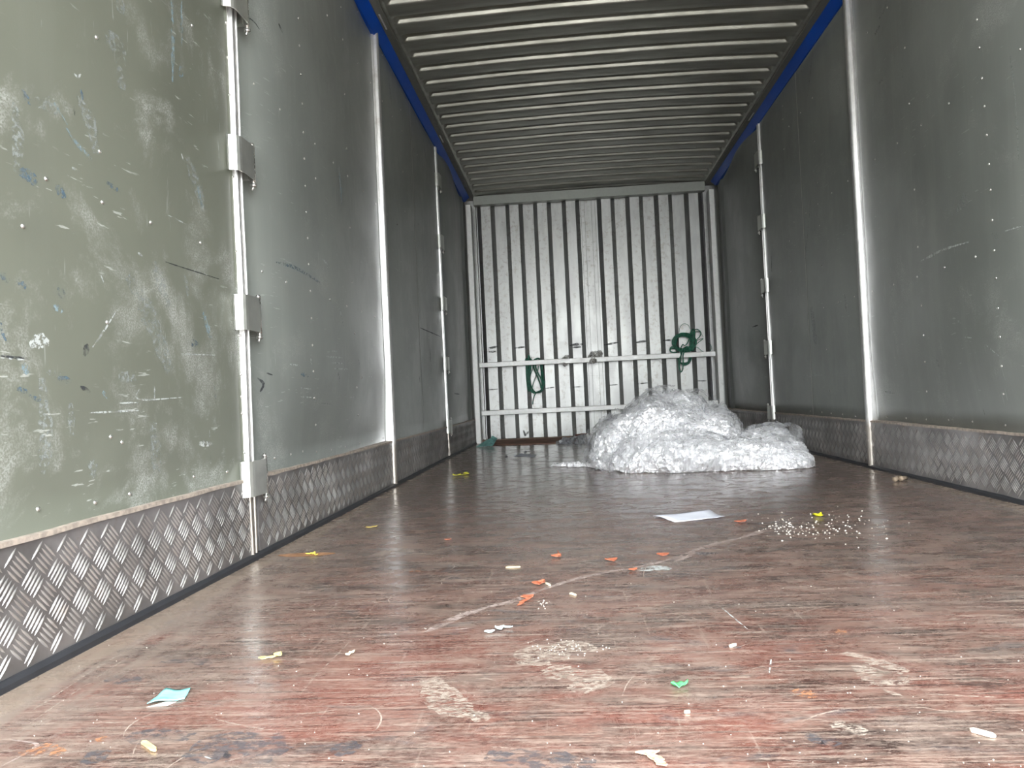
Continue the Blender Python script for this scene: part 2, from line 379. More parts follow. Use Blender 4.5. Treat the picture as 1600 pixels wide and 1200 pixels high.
MARKS_L = [
 ('lblue',[(268,0),(270,60),(269,128)],8),('lblue',[(283,0),(284,72)],5),('lblue',[(281,103),(279,115),(284,120),(286,110),(281,103)],2.5),
 ('blue',[(33,140),(40,152),(48,162)],10),('blue',[(126,140),(129,156)],4),('dark',[(115,166),(116,181)],3),
 ('faint',[(55,160),(75,162),(92,172)],18),('lblue',[(84,160),(105,195)],2.5),('lblue',[(103,200),(120,225),(143,249)],6),
 ('blue',[(27,268),(45,275),(62,290)],14),('faint',[(22,160),(28,215),(24,270)],16),('blue',[(86,292),(103,306)],13),('blue',[(166,285),(188,300)],6),
 ('faint',[(290,245),(306,285),(318,330)],22),('lblue',[(308,290),(316,325)],7),('white',[(115,115),(121,120),(126,116)],3),('white',[(112,262),(122,267)],3.5),
 ('white',[(262,336),(292,351)],1.6),('dark',[(258,409),(285,418),(342,436)],1.6),('blue',[(0,428),(14,440)],9),('blue',[(26,438),(40,450)],9),
 ('blue',[(88,452),(101,463)],11),('lblue',[(83,479),(98,486)],8),('blue',[(0,503),(4,520),(9,533)],5),('dark',[(0,556),(25,559),(50,561)],3),('white',[(0,559),(45,563)],2),
 ('white',[(46,540),(62,532),(76,536)],16),('lblue',[(36,568),(42,585)],9),('dark',[(131,556),(137,538)],9),('white',[(142,545),(160,520),(180,488)],3),
 ('lblue',[(317,488),(322,505),(330,530)],11),('blue',[(294,535),(309,537)],8),('blue',[(90,590),(112,596)],8),('faint',[(72,580),(95,588)],10),
 ('blue',[(26,608),(42,612)],7),('blue',[(44,617),(58,624),(72,627)],5),('dark',[(125,604),(141,613)],5),('lblue',[(160,612),(168,622)],6),
 ('white',[(217,605),(218,624),(285,621)],2.2),('white',[(241,604),(241,622)],3),('white',[(185,630),(215,629)],2),('white',[(140,645),(180,643),(224,641)],2.5),
 ('faint',[(185,588),(212,590)],14),('white',[(311,693),(331,694)],7),('white',[(283,553),(336,555)],1.5),('faint',[(200,430),(235,500),(265,580)],34),
 ('faint',[(240,410),(250,440),(262,480)],22),('faint',[(165,60),(185,75),(190,140)],24),('faint',[(120,150),(140,190),(150,240)],20),('faint',[(288,430),(294,462)],10),
 ('faint',[(65,590),(72,690),(64,740)],24),('faint',[(110,630),(112,680)],12),('faint',[(335,600),(337,630)],5),('faint',[(178,0),(195,14)],18),('white',[(215,395),(222,400)],3),('white',[(283,240),(286,250)],2.5),
 ('faint',[(240,660),(245,740)],22),('faint',[(140,720),(148,745)],20),('white',[(157,430),(162,442)],2),('white',[(327,672),(329,725)],1.5),
 ('dark',[(435,37),(441,51)],4),('dark',[(387,24),(395,34),(403,46)],1.8),('lblue',[(530,268),(533,300),(533,319)],8),('faint',[(529,260),(534,316)],12),
 ('white',[(504,405),(510,412),(512,422)],4),('blue',[(430,410),(460,418),(500,442)],5),('white',[(529,478),(533,492),(537,514)],3),
 ('white',[(518,548.5),(527,549)],2),('white',[(510,557),(520,558),(535,559)],2.5),('white',[(518,567),(535,568)],2.5),('white',[(522,576),(544,577)],2.5),('white',[(450,569),(467,571)],2),
 ('white',[(470,620),(487,621)],2),('faint',[(560,560),(562,574)],6),('white',[(485,560),(487,569)],4),('faint',[(528,583),(531,596)],7),('white',[(545,621),(555,621)],1.5),
 ('faint',[(501,630),(520,632)],2),('white',[(545,655),(546,664)],1.8),('white',[(470,606),(486,608)],1.2),('blue',[(470,584),(482,588)],5),('dark',[(408,590),(413,600),(410,612)],4),('dark',[(416,583),(424,586)],2),
 ('dark',[(656,512),(672,519),(688,526)],1.4),('dark',[(672,542),(672,566)],2.2),('dark',[(720,452),(723,500)],1.3),('dark',[(726,560),(727,600)],1.3),('faint',[(608,130),(612,165)],5),('faint',[(638,185),(644,215)],2.5),('faint',[(661,215),(667,262)],2.5),
 ('dark',[(655,588),(656,598)],2),('dark',[(710,615),(718,616)],1.3),('white',[(575,588),(585,590)],1.2),
]
MARKS_R = [
 ('white',[(1439,408),(1470,392),(1514,378)],2.6),('white',[(1445,404),(1462,398)],3),('white',[(1571,361),(1600,352)],1.8),('faint',[(1579,88),(1588,170),(1592,250)],3),
 ('faint',[(1386,0),(1380,20),(1373,30)],2.5),('faint',[(1375,40),(1366,56)],5),('faint',[(1373,132),(1380,122)],4),('faint',[(1409,108),(1411,122)],1.6),
 ('white',[(1508,527),(1520,528)],1.3),('white',[(1538,536),(1563,558)],1.3),('faint',[(1550,366),(1560,372)],6),('faint',[(1495,330),(1512,305)],14),('faint',[(1463,562),(1468,572)],7),
 ('faint',[(1383,612),(1398,614)],3),('white',[(1256,586),(1285,586)],1),('faint',[(1320,460),(1323,490)],4),('dark',[(1205,400),(1206,425)],1.6),('faint',[(1258,410),(1268,300)],2),
 ('dark',[(1176,511),(1185,508)],1.6),('faint',[(1268,480),(1275,540)],14),('faint',[(1262,150),(1270,80)],3),('dark',[(1536,638),(1539,648)],1.5),
]

def stroke(name, pts3, wid, nrm, mat, parent, fit=None, lift=.0007):
    C = catmull(pts3, 6) if len(pts3) > 2 else [Vector(pts3[0]).lerp(Vector(pts3[1]), i/8) for i in range(9)]
    V, F = [], []; N = len(C)
    for i, p in enumerate(C):
        t = (C[min(i+1, N-1)]-C[max(i-1, 0)])
        s = t.cross(nrm); s = s.normalized() if s.length > 1e-7 else Vector((0, 0, 1))
        k = .35+.65*math.sin(math.pi*(i+.6)/(N+.2)); k *= R(.75, 1.2)
        for sg in (-1, -.33, .33, 1):
            v = p+s*wid*.5*k*sg
            if fit: v = fit(v)
            V.append(v+nrm*lift)
        if i:
            for j in range(3):
                a = (i-1)*4+j; F.append((a, a+1, a+5, a+4))
    return mesh_obj(name, V, F, mat, parent)

PAN = [(Y0, 2.163), (2.25, 3.962), (4.022, 5.803), (5.872, 7.50)]
RIV_ME = {}
def side_wall(side):
    n = 1 if side == 'left' else -1; X = XL if side == 'left' else XR
    nv = Vector((n, 0, 0))
    a, b = sorted((X-n*.06, X-n*.11))
    root = box('wall_'+side, (a, Y0, -.05), (b, YB+.12, 2.60), plain('outer_skin_'+side, (.3, .31, .3), .6))
    tag(root, side+' side wall of green grey panels over chequer plate kick strips', kind='structure')
    panels = []
    for i, (ya, yb) in enumerate(PAN):
        zt = 2.43; NY = int((yb-ya)/.025)+2; NZ = 26
        V, F = [], []
        for iy in range(NY+1):
            y = ya+(yb-ya)*iy/NY
            for iz in range(NZ+1):
                z = KZ-.01+(zt-KZ+.01)*iz/NZ
                V.append((surf(side, y, z), y, z))
        for iy in range(NY):
            for iz in range(NZ):
                k = iy*(NZ+1)+iz; q = (k, k+1, k+NZ+2, k+NZ+1); F.append(q if side == 'right' else q[::-1])
        # close the sheet with returns into the wall
        nb = len(V)
        for (yy, zz) in ((ya, KZ-.01), (ya, zt), (yb, zt), (yb, KZ-.01)): V.append((X-n*.058, yy, zz))
        rows = lambda iy: [iy*(NZ+1)+iz for iz in range(NZ+1)]
        F.append(tuple(rows(0)+[nb+1, nb])); F.append(tuple(rows(NY)+[nb+2, nb+3]))
        F.append(tuple([iy*(NZ+1)+NZ for iy in range(NY+1)]+[nb+2, nb+1])); F.append(tuple([iy*(NZ+1) for iy in range(NY+1)]+[nb+3, nb]))
        F.append((nb, nb+1, nb+2, nb+3))
        p = mesh_obj('wall_panel', V, F, M['panel1'] if (i == 0 and side == 'left') else M['panel'], root)
        for poly in p.data.polygons: poly.use_smooth = len(poly.vertices) == 4
        panels.append(p)
        # chequer plate kick strip
        base = X+n*.003
        bm = bmesh.new(); x0, x1 = sorted((X-n*.05, base)); add_box(bm, (x0, ya-.02 if i else ya, .012), (x1, yb+.02, KZ-.004))
        chequer(bm, side, ya-.02, yb+.02, .014, KZ-.008, base)
        box_k = bm_obj('kick_plate', bm, M['plate'], root); box_k.data.materials.append(M['bar'])
        box_k['label'] = 'silver chequer plate strip along the foot of the wall'
        # top ledge of the kick strip, slightly uneven
        V, F = [], []; K = 40
        for k in range(K+1):
            y = ya-.015+(yb-ya+.03)*k/K; j = R(-.0012, .0012)
            xa, xb = X-n*.05, X+n*(.0075+R(-.001, .001))
            V += [(xa, y, KZ-.008), (xb, y, KZ-.004+j), (xb, y, KZ+.005+j), (xa, y, KZ+.009)]
            if k:
                for s in range(4): q0 = (k-1)*4; F.append((q0+s, q0+(s+1) % 4, q0+4+(s+1) % 4, q0+4+s))
        F += [(0, 1, 2, 3), tuple(len(V)-4+s for s in (3, 2, 1, 0))]
        mesh_obj('kick_ledge', V, F, M['ledge'], root)['label'] = 'dirty beige ledge on top of the chequer plate'
    # rivets
    for px, py in (RIV_L if side == 'left' else RIV_R):
        c = on_wall(side, px, py)
        if c.y > 7.4 or c.z < KZ+.012: continue
        i = [k for k, (ya, yb) in enumerate(PAN) if ya < c.y < yb]
        if not i: continue
        i = i[0]; c.x = surf(side, c.y, c.z)
        if side not in RIV_ME:
            bm = bmesh.new(); dome(bm, Vector((0, 0, 0)), n)
            o = bm_obj('rivet', bm, M['pin'], panels[i], True); RIV_ME[side] = o.data
        else:
            o = bpy.data.objects.new('rivet', RIV_ME[side]); COL.objects.link(o); o.parent = panels[i]
        o.location = c
    # scuffs and scratches
    for mk, pts, wd in (MARKS_L if side == 'left' else MARKS_R):
        P3 = [on_wall(side, a_, b_) for a_, b_ in pts]
        dist = (P3[0]-CAM).length; foot = wd/FPX*dist*1.25
        i = [k for k, (ya, yb) in enumerate(PAN) if ya-.05 < P3[0].y < yb+.05]
        if not i: continue
        stroke('scuff_mark', P3, foot, nv, MK[mk], panels[i[0]], fit=lambda v: Vector((surf(side, v.y, v.z), v.y, v.z)))
    # seam strips
    def half_round(bm, yc, r, h, z0, z1, segs=8):
        prof = [(yc-r, -.045)]+[(yc-r*math.cos(math.pi*t/segs), h*math.sin(math.pi*t/segs)**.6) for t in range(segs+1)]+[(yc+r, -.045)]
        nz = 14; rows = []
        for k in range(nz+1):
            z = z0+(z1-z0)*k/nz; j = noise.noise(Vector((yc, z*2.2, 1)))*.0022 + (R(-.0015, .0015) if z < .25 else 0)
            rows.append([bm.verts.new((X+n*(x+j*(x > 0)), y+j, z)) for y, x in prof])
        L = len(prof)
        for A, B in zip(rows, rows[1:]):
            for q in range(L-1): bm.faces.new((A[q], A[q+1], B[q+1], B[q]))
        bm.faces.new(rows[0]); bm.faces.new(rows[-1][::-1])
    for s in SEAMS:
        bm = bmesh.new()
        if s == 3.99:
            half_round(bm, s-.004, .017, .021, .012, 2.42); half_round(bm, s+.024, .006, .010, .012, 2.42)
            add_box(bm, (min(X-n*.05, X-n*.002), s-.03, .012), (max(X-n*.05, X-n*.002), s+.034, 2.42))
        else:
            half_round(bm, s-.016, .007, .0095, .012, 2.42); half_round(bm, s+.010, .004, .010, .012, 2.42)
            add_box(bm, (min(X-n*.055, X-n*.004), s-.030, .012), (max(X-n*.055, X-n*.004), s+.028, 2.42))
        o = bm_obj('seam_strip', bm, M['strip'], root, False)
        o['label'] = 'bright metal cover strip over the joint between two panels'
    # faint joint line in the third panel bay
    bm = bmesh.new(); zs = [KZ+.01+(2.38-KZ)*k/20 for k in range(21)]
    for za, zb in zip(zs, zs[1:]):
        A = [bm.verts.new((surf(side, y, z)+n*h, y, z)) for z in (za, zb) for y, h in ((4.893, .0004), (4.897, .0016), (4.903, .0004))]
        bm.faces.new((A[0], A[1], A[4], A[3])); bm.faces.new((A[1], A[2], A[5], A[4]))
    bm_obj('joint_line', bm, M['hinge'], panels[2])
    # hinges
    prof = [(-.070, .001), (-.066, .003), (-.0625, .014), (-.058, .023), (-.050, .0285), (-.038, .0305), (.045, .0305), (.053, .027), (.055, .014)]
    hz = [.238, .718, 1.178, 1.652, 2.125]
    first = None
    for s in (2.19, 5.83):
        for z in hz:
            if first is None:
                bm = bmesh.new()
                inner = [(y*.98+.001, x-.003) for y, x in prof]
                P = prof+inner[::-1]
                extrude_profile(bm, P, lambda p: (n*p[1], p[0], -.051), lambda p: (n*p[1], p[0], .051))
                # leaf lying on the far panel side
                x0, x1 = sorted((n*-.03, n*.006)); add_box(bm, (x0, .055, -.045), (x1, .075, .045))
                h = bm_obj('hinge', bm, M['hinge'], root)
                bm = bmesh.new()
                add_cyl(bm, (n*.019, .063, -.060), (n*.019, .063, .056), .0072, 12)
                add_cyl(bm, (n*.019, .063, -.068), (n*.019, .063, -.059), .0105, 6)
                add_cyl(bm, (n*.019, .063, .055), (n*.019, .063, .066), .0095, 10, .004)
                add_cyl(bm, (n*.016, .060, -.078), (n*.019, .063, -.067), .0035, 8)
                pin = bm_obj('hinge_pin', bm, M['pin'], h, True)
                pin['label'] = 'bright steel hinge pin'
                first = (h, pin)
            else:
                h = first[0].copy(); COL.objects.link(h); h.parent = root
                pin = first[1].copy(); COL.objects.link(pin); pin.parent = h
            h.location = (X, s, z); h['label'] = 'folded steel hinge bridging the panel joint'
    # black rubber gap seal where wall meets floor
    bm = bmesh.new(); K = 90; rows = []
    for k in range(K+1):
        y = Y0+(YB-Y0)*k/K; j = R(-.0012, .0012)
        rows.append([bm.verts.new((X+n*dx, y, z)) for dx, z in ((-.05, 0), (.017+j, 0), (.016+j, .010+j), (.008, .016+j), (-.05, .016))])
    for A, B in zip(rows, rows[1:]):
        for q in range(5): bm.faces.new((A[q], A[(q+1) % 5], B[(q+1) % 5], B[q]))
    bm.faces.new(rows[0]); bm.faces.new(rows[-1][::-1])
    o = bm_obj('baseboard_'+side, bm, M['rubber']); tag(o, 'black rubber seal between floor and '+side+' wall', kind='structure')
    # blue painted cant strip under the roof rail
    bm = bmesh.new()
    pr = [(-.05, 2.392), (.001, 2.387), (.0045, 2.386), (.046, 2.427), (.046, 2.432), (.04, 2.45), (-.05, 2.45)]
    N = 40; rows = []
    for k in range(N+1):
        y = Y0+(7.50-Y0)*k/N; j = noise.noise(Vector((y*1.5, 2, X)))*.0025
        rows.append([bm.verts.new((X+n*dx, y, z+(j if dx < .03 else 0))) for dx, z in pr])
    for A, B in zip(rows, rows[1:]):
        for q in range(7): bm.faces.new((A[q], A[(q+1) % 7], B[(q+1) % 7], B[q]))
    bm.faces.new(rows[0]); bm.faces.new(rows[-1][::-1])
    o = bm_obj('trim_1' if side == 'left' else 'trim_2', bm, M['blue'])
    tag(o, 'blue painted strip along the top of the '+side+' wall', kind='structure')
    # grey roof rail next to it
    x0, x1 = sorted((X-n*.05, X+n*.088))
    o = box('trim_3' if side == 'left' else 'trim_4', (x0, Y0, 2.4315), (x1, YB+.1, 2.56), M['rail'], None, .003)
    tag(o, 'dark grey roof rail above the '+side+' blue strip', kind='structure')
    bm = bmesh.new()
    for s in SEAMS:
        x0, x1 = sorted((X+n*.058, X+n*.066)); add_box(bm, (x0, s-.14, 2.4285), (x1, s+.02, 2.432))
    bm_obj('rail_clip', bm, M['strip'], o)
side_wall('left'); side_wall('right')

# ------------------------------------------------------------------ roof with pressed ribs
xa, xb = XL+.078, XR-.078; xc = (xa+xb)/2
ys = [Y0]; first = 3.81-.2*17
base_prof = [(-.097, 0), (-.088, .003), (-.076, .018), (-.070, .0225), (-.060, .0245), (-.040, .025), (-.018, .0245), (-.011, .022), (-.0075, .017), (-.0035, .005), (-.0005, .001), (.003, 0), (.02, 0), (.06, 0)]
pts = []
k = 0
while first+.2*k < YB+.1:
    for dy, h in base_prof:
        y = first+.2*k+dy
        if Y0 < y < YB+.05: pts.append((y, h))
    k += 1
pts = [(Y0, 0)]+pts+[(YB+.06, 0)]
xs = [xa, xa+.018, xa+.022]+[xa+.03+.03*t/6 for t in range(7)]+[xa+.12+(xb-xa-.24)*t/24 for t in range(25)]+[xb-.06+.03*t/6 for t in range(7)]+[xb-.022, xb-.018, xb]
V, F = [], []
for y, h in pts:
    for x in xs:
        e = sstep(xa+.028, xa+.062, x)*(1-sstep(xb-.062, xb-.028, x))
        lip = -.004 if (x < xa+.02 or x > xb-.02) else 0
        camber = .022*(1-((x-xc)/(xb-xc))**2)
        wob = noise.noise(Vector((x*1.7, y*1.9, 4)))*.003 + noise.noise(Vector((x*9, y*5, 7)))*.0008
        V.append((x, y, ZT+h*e+camber+lip+wob*min(1, e+.1)))
n_ = len(xs)
for i in range(len(pts)-1):
    for j in range(n_-1):
        a = i*n_+j; F.append((a, a+n_, a+n_+1, a+1))
ceiling = mesh_obj('ceiling', V, F, M['roof'], None, True)
md = ceiling.modifiers.new('thick', 'SOLIDIFY'); md.thickness = .004; md.offset = -1 if False else 1
tag(ceiling, 'dark metal roof pressed with parallel cross ribs', kind='structure')
rt = box('roof_skin', (XL-.1, Y0, 2.56), (XR+.1, YB+.12, 2.60), M['rail'], ceiling)

# ------------------------------------------------------------------ back wall
YN, YF = 7.622, 7.658
st = [-.821, -.683, -.534, -.400, -.256, -.119, .030, .164, .378, .511, .658, .791, .939, 1.076, 1.233, 1.366]
prof = [(XL-.02, YF)]; near = False; hw = .0205
for c in st:
    near = not near
    a, b = (YF, YN) if near else (YN, YF)
    prof += [(c-hw, a), (c+hw, b)]
prof.append((XR+.02, YF if not near else YN))
wb = box('wall_back', (XL-.1, 7.70, -.05), (XR+.1, 7.74, 2.60), M['rail'])
tag(wb, 'bulkhead at the far end of pale corrugated metal', kind='structure')
bm = bmesh.new(); zz = [-.02+(2.52)*k/30 for k in range(31)]; rows = []
for z in zz:
    rows.append([bm.verts.new((x, y+noise.noise(Vector((x*6, z*1.6, 2)))*.0016, z)) for x, y in prof])
for A, B in zip(rows, rows[1:]):
    for q in range(len(prof)-1): bm.faces.new((A[q], A[q+1], B[q+1], B[q]))
o = bm_obj('corrugated_sheet', bm, M['back'], wb)
o['label'] = 'pale grey vertically corrugated metal sheet'
bm = bmesh.new()
for x in (.197, .233, .302, .337): add_box(bm, (x-.0012, YF-.0015, .04), (x+.0012, YF+.002, 2.36))
bm_obj('joint_line', bm, M['rubber'], wb)
box('joint_cover', (.236, YF-.003, .04), (.300, YF+.002, 2.36), M['back'], wb)
o = box('header_beam', (-.862, 7.53, 2.356), (1.402, 7.618, 2.447), metal_mat('header_grey', (.30, .31, .285), .42, .6, .1), wb, .004)
o['label'] = 'grey metal beam across the top of the bulkhead'
for x0, x1 in ((-.934, -.882), (1.424, 1.472)):
    bm = bmesh.new(); add_box(bm, (x0, 7.47, .0), (x1, 7.60, 2.350), .005)
    bm_obj('corner_post', bm, M['post'], wb)['label'] = 'pale square corner post'
for x0, x1 in ((-.868, -.850), (1.386, 1.400)):
    box('corner_angle', (x0, 7.585, .03), (x1, 7.64, 2.353), M['back'], wb, .002)
for z0, z1, zz1 in ((.746, .792, 'upper'), (.272, .318, 'lower')):
    bm = bmesh.new(); K = 30; rows = []
    for k in range(K+1):
        x = -.874+(1.42+.874)*k/K; j = noise.noise(Vector((x*2, z0*5, 1)))*.002
        rows.append([bm.verts.new((x, y, z+j)) for y, z in ((7.528, z0+.003), (7.531, z0), (7.556, z0), (7.556, z1), (7.531, z1), (7.528, z1-.003))])
    for A, B in zip(rows, rows[1:]):
        for q in range(6): bm.faces.new((A[q], A[(q+1) % 6], B[(q+1) % 6], B[q]))
    bm.faces.new(rows[0]); bm.faces.new(rows[-1][::-1])
    bm_obj('lashing_rail', bm, M['post'], wb)['label'] = zz1+' pale horizontal rail bolted across the bulkhead'
# scrapes on the bulkhead
def bmark(mk, pts, wd, near=True):
    yy = YN if near else YF
    P3 = [onY(a, b, yy-.0012) for a, b in pts]
    stroke('scuff_mark', P3, wd/FPX*yy*1.2, Vector((0, -1, 0)), MK[mk], o, lift=.0022)
for mk, p, wd in [('dark',[(762,544),(770,543),(778,541)],3),('dark',[(764,550),(775,549)],3),('dark',[(804,544),(820,542)],2.5),('dark',[(890,540),(902,538),(911,538)],3.5),
                  ('dark',[(894,543),(908,542)],2.5),('dark',[(944,539),(955,537),(966,535)],2.5),('dark',[(994,535),(1010,533)],3),('dark',[(1036,532),(1052,531)],2.5),
                  ('dark',[(763,609),(778,608)],1.2),('dark',[(852,607),(866,605)],1.4),('dark',[(895,605),(909,604)],1.4),('dark',[(952,602),(965,601)],1.4),('dark',[(996,600),(1012,598)],1.6),
                  ('dark',[(1090,595),(1104,595)],1.4),('dark',[(818,672),(821,680),(826,674)],3),('dark',[(829,555),(831,560)],1)]:
    bmark(mk, p, wd)

# sill board at the foot of the bulkhead
sill = box('trim_5', (XL, 7.56, 0), (XR, 7.70, .030), plain('brown_sill', (.20, .13, .09), .7, 0, .3, 12)); tag(sill, 'brown sill board at the foot of the bulkhead', kind='structure')

# ------------------------------------------------------------------ floor scars (flat marks that belong to the floor)
UPZ = Vector((0, 0, 1))
def fmark(mk, pts, wm, name='floor_scar'):
    P3 = [onZ(a, b) for a, b in pts]; stroke(name, P3, wm, UPZ, MK[mk], floor, lift=.0006)
G = [(664,989),(712,966),(760,949),(800,940),(845,922),(905,904),(960,892),(1010,884),(1060,870),(1110,852),(1160,840),(1204,826)]
for a in range(0, 11, 2): fmark('gouge', G[a:a+3], R(.016, .03), 'floor_scar')
fmark('gouge', [(690, 986), (742, 981)], .006); fmark('gouge', [(1055, 878), (1085, 864)], .02)
for mk, p, wm in [('cream',[(590,868),(620,858),(645,862)],.05),('cream',[(860,1012),(890,1008),(930,1018)],.05),('white',[(1000,892),(1025,888),(1048,890)],.05),
   ('cream',[(1090,930),(1110,950),(1125,965)],.004),('white',[(1125,948),(1170,985)],.003),('cream',[(1260,905),(1275,920)],.003),('cream',[(670,1080),(690,1095),(760,1122)],.03),('cream',[(740,1120),(765,1124)],.03),
   ('cream',[(1320,1020),(1370,1035),(1420,1050)],.03),('cream',[(1380,1078),(1400,1086),(1412,1090)],.012),('cream',[(1300,1130),(1330,1140),(1355,1146)],.035),('white',[(1205,1030),(1202,1052)],.003),
   ('slate',[(300,1190),(360,1165),(440,1180)],.10),('slate',[(130,1185),(170,1180)],.05),('slate',[(200,1150),(300,1152)],.05),('slate',[(520,1168),(560,1172)],.04),('slate',[(760,1180),(850,1188),(930,1195)],.05),
   ('slate',[(1265,1158),(1285,1155),(1310,1165)],.035),('slate',[(1155,1050),(1172,1056)],.02),('slate',[(1130,1010),(1158,1012)],.02),('slate',[(170,1060),(220,1065)],.04),
   ('orange',[(30,1180),(60,1172),(98,1178)],.035),('orange',[(150,1158),(168,1152)],.02),('orange',[(1305,985),(1320,990)],.03),('orange',[(1240,1078),(1275,1090)],.03),('orange',[(640,893),(660,893)],.02),
   ('cream',[(300,1080),(420,1081)],.003),('cream',[(880,1060),(1010,1062)],.003),('cream',[(505,1045),(550,1000)],.003),('cream',[(720,1105),(735,1085)],.003),('gouge',[(0,1200),(50,1172),(55,1162),(20,1157)],.006),
   ('cream',[(0,1140),(60,1105),(150,1045),(250,985)],.004),('cream',[(20,1150),(120,1080),(230,1008)],.003),('white',[(320,1183),(332,1187)],.003),
   ('cream',[(880,1080),(890,1090),(900,1075)],.01),('cream',[(1000,956),(1100,957)],.003),('cream',[(830,1040),(850,1022),(900,1008)],.09),('cream',[(670,1060),(700,1100),(740,1120)],.06),('cream',[(900,1080),(930,1062),(880,1050)],.07),('cream',[(1340,1040),(1380,1060),(1410,1052)],.06),('cream',[(880,1040),(860,1062)],.05),('slate',[(250,1035),(300,1032),(330,1040)],.03),
   ('gouge',[(420,920),(560,935)],.003),('cream',[(640,870),(740,846)],.006),('cream',[(60,1180),(165,1172)],.003),('cream',[(1440,1085),(1560,1090)],.004),('slate',[(700,905),(720,903)],.02)]:
    fmark(mk, p, wm)
# hairline scratches of traffic, far too many to count
V, F = [], []
for k in range(900):
    y = Y0+2.2+R(0, 1)**.8*4.2 if k % 3 else R(.85, 2.6); x = R(XL+.1, XR-.1)
    a = random.gauss(0, .35) if random.random() < .6 else R(0, math.pi); L = R(.02, .12)*(2.2 if random.random() < .12 else 1); wv = R(.0004, .0011)
    cx_, cy_ = math.cos(a), math.sin(a); bend = R(-.25, .25)*L; N = 6
    for i in range(N+1):
        u = i/N-.5; t = .25+math.sin(math.pi*(i+.3)/(N+.6)); px_ = x+cx_*u*L-cy_*bend*(1-4*u*u); py_ = y+cy_*u*L+cx_*bend*(1-4*u*u)
        V += [(px_-cy_*wv*t, py_+cx_*wv*t, .0005), (px_+cy_*wv*t, py_-cx_*wv*t, .0005)]
        if i: b = len(V)-4; F.append((b, b+1, b+3, b+2))
o = mesh_obj('hairline_scratches', V, F, mark_mat('hairline', (.46, .37, .31), .7, 120, (1, 1, 1), .75), floor); o['kind'] = 'stuff'
# recessed bolt pocket near the left wall
bm = bmesh.new(); c = onZ(478, 867)
ring = [bm.verts.new((c.x+.085*math.cos(t)*(1+.1*math.sin(3*t)), c.y+.028*math.sin(t), .0009)) for t in [i*math.pi/12 for i in range(24)]]
mid = [bm.verts.new((c.x+.07*math.cos(t), c.y+.02*math.sin(t), .0006)) for t in [i*math.pi/12 for i in range(24)]]
for i in range(24): bm.faces.new((ring[i], ring[(i+1) % 24], mid[(i+1) % 24], mid[i]))
bm.faces.new(mid)
bm_obj('worn_pocket', bm, plain('raw_wood_pocket', (.33, .17, .085), .8, 0, .45, 60), floor)['label'] = 'worn oval pocket showing raw orange wood'

# ------------------------------------------------------------------ small loose things on the floor
def sheet(name, label, cat, corners, th, mat, bend=.0, group=None, z=.001, nx=10, ny=6):
    """thin four-cornered sheet; corners in metres on the floor, bend lifts it gently"""
    A, B, C_, D_ = [Vector(c) for c in corners]; V, F = [], []
    for i in range(nx+1):
        for j in range(ny+1):
            u, v = i/nx, j/ny
            p = (A*(1-u)+B*u)*(1-v)+(D_*(1-u)+C_*u)*v
            h = bend*(math.sin(u*5.1+v*2)*.5+.5)*(.3+.7*abs(2*v-1))+bend*.3*noise.noise(Vector((u*4, v*4, p.x*9)))
            V.append(Vector((p.x, p.y, z+max(0, h))))
    for i in range(nx):
        for j in range(ny):
            a = i*(ny+1)+j; F.append((a, a+ny+1, a+ny+2, a+1))
    o = mesh_obj(name, V, F, mat, None, True)
    md = o.modifiers.new('t', 'SOLIDIFY'); md.thickness = th; md.offset = 1
    return tag(o, label, cat, group)
def Fz(*pts): return [onZ(a, b) for a, b in pts]

paper = plain('white_paper', (.80, .82, .90), .7, 0, .02, 5)
sheet('paper_sheet', 'white sheet of paper lying on the floor in front of the plastic heap', 'paper', Fz((1020, 808), (1055, 816.5), (1133, 809.5), (1108, 799)), .0006, paper, .006)
teal = NT('turquoise_card'); ln = teal.noise(teal.map((8, 90, 1)), 4, 2)
teal = teal.set(Base_Color=teal.mix(teal.rng(ln, .52, .6, 0, .5), (.30, .78, .76), (.12, .50, .52)), Roughness=.6)
sheet('card', 'turquoise paper card on the floor near the left wall', 'paper', Fz((230, 1103), (288, 1094), (298, 1079), (259, 1080)), .0008, teal, .004)
sheet('card_backing', 'thin pale paper sliver sticking out under the turquoise card', 'paper', Fz((228, 1105.5), (262, 1103), (276, 1097), (262, 1096)), .0004, plain('pinkish_paper', (.75, .66, .60), .7), .0, z=.0004)

def chip(name, label, cat, px, py, L, Wd, ang, col, th=.0015, curl=.004, group=None, jag=.25, tip=True, rough=.6):
    """small irregular flake / leaf: pointed outline, midrib crease and curl"""
    c = onZ(px, py); V, F = [], []; N = 10
    ca, sa = math.cos(ang), math.sin(ang)
    for i in range(N+1):
        u = -1+2*i/N
        wv = (1-abs(u)**(1.6 if tip else 4))*.5+(0.02 if tip else .05)
        for s in (-1, -.5, 0, .5, 1):
            w2 = wv*s*Wd*(1+R(-jag, jag)); l2 = u*L*.5
            zc = .0008+curl*(u*u*.6+abs(s)*.35*(1+.5*math.sin(7*u)))
            V.append((c.x+l2*ca-w2*sa, c.y+l2*sa+w2*ca, zc))
    for i in range(N):
        for j in range(4):
            a = i*5+j; F.append((a, a+5, a+6, a+1))
    o = mesh_obj(name, V, F, plain(name+'_mat', col, rough, 0, .25, 60), None, True)
    md = o.modifiers.new('t', 'SOLIDIFY'); md.thickness = th; md.offset = 1
    return tag(o, label, cat, group)
Yc, Gc, Oc, Cc = (.72, .62, .03), (.10, .50, .16), (.75, .24, .12), (.70, .60, .42)
chip('leaf', 'bright yellow leaf on the floor right of the white paper sheet', 'leaf', 1278, 807, .030, .040, .4, (.80, .78, .02), curl=.012)
chip('leaf', 'green torn leaf on the floor in the foreground', 'leaf', 1062, 1074, .026, .016, .1, Gc, curl=.009)
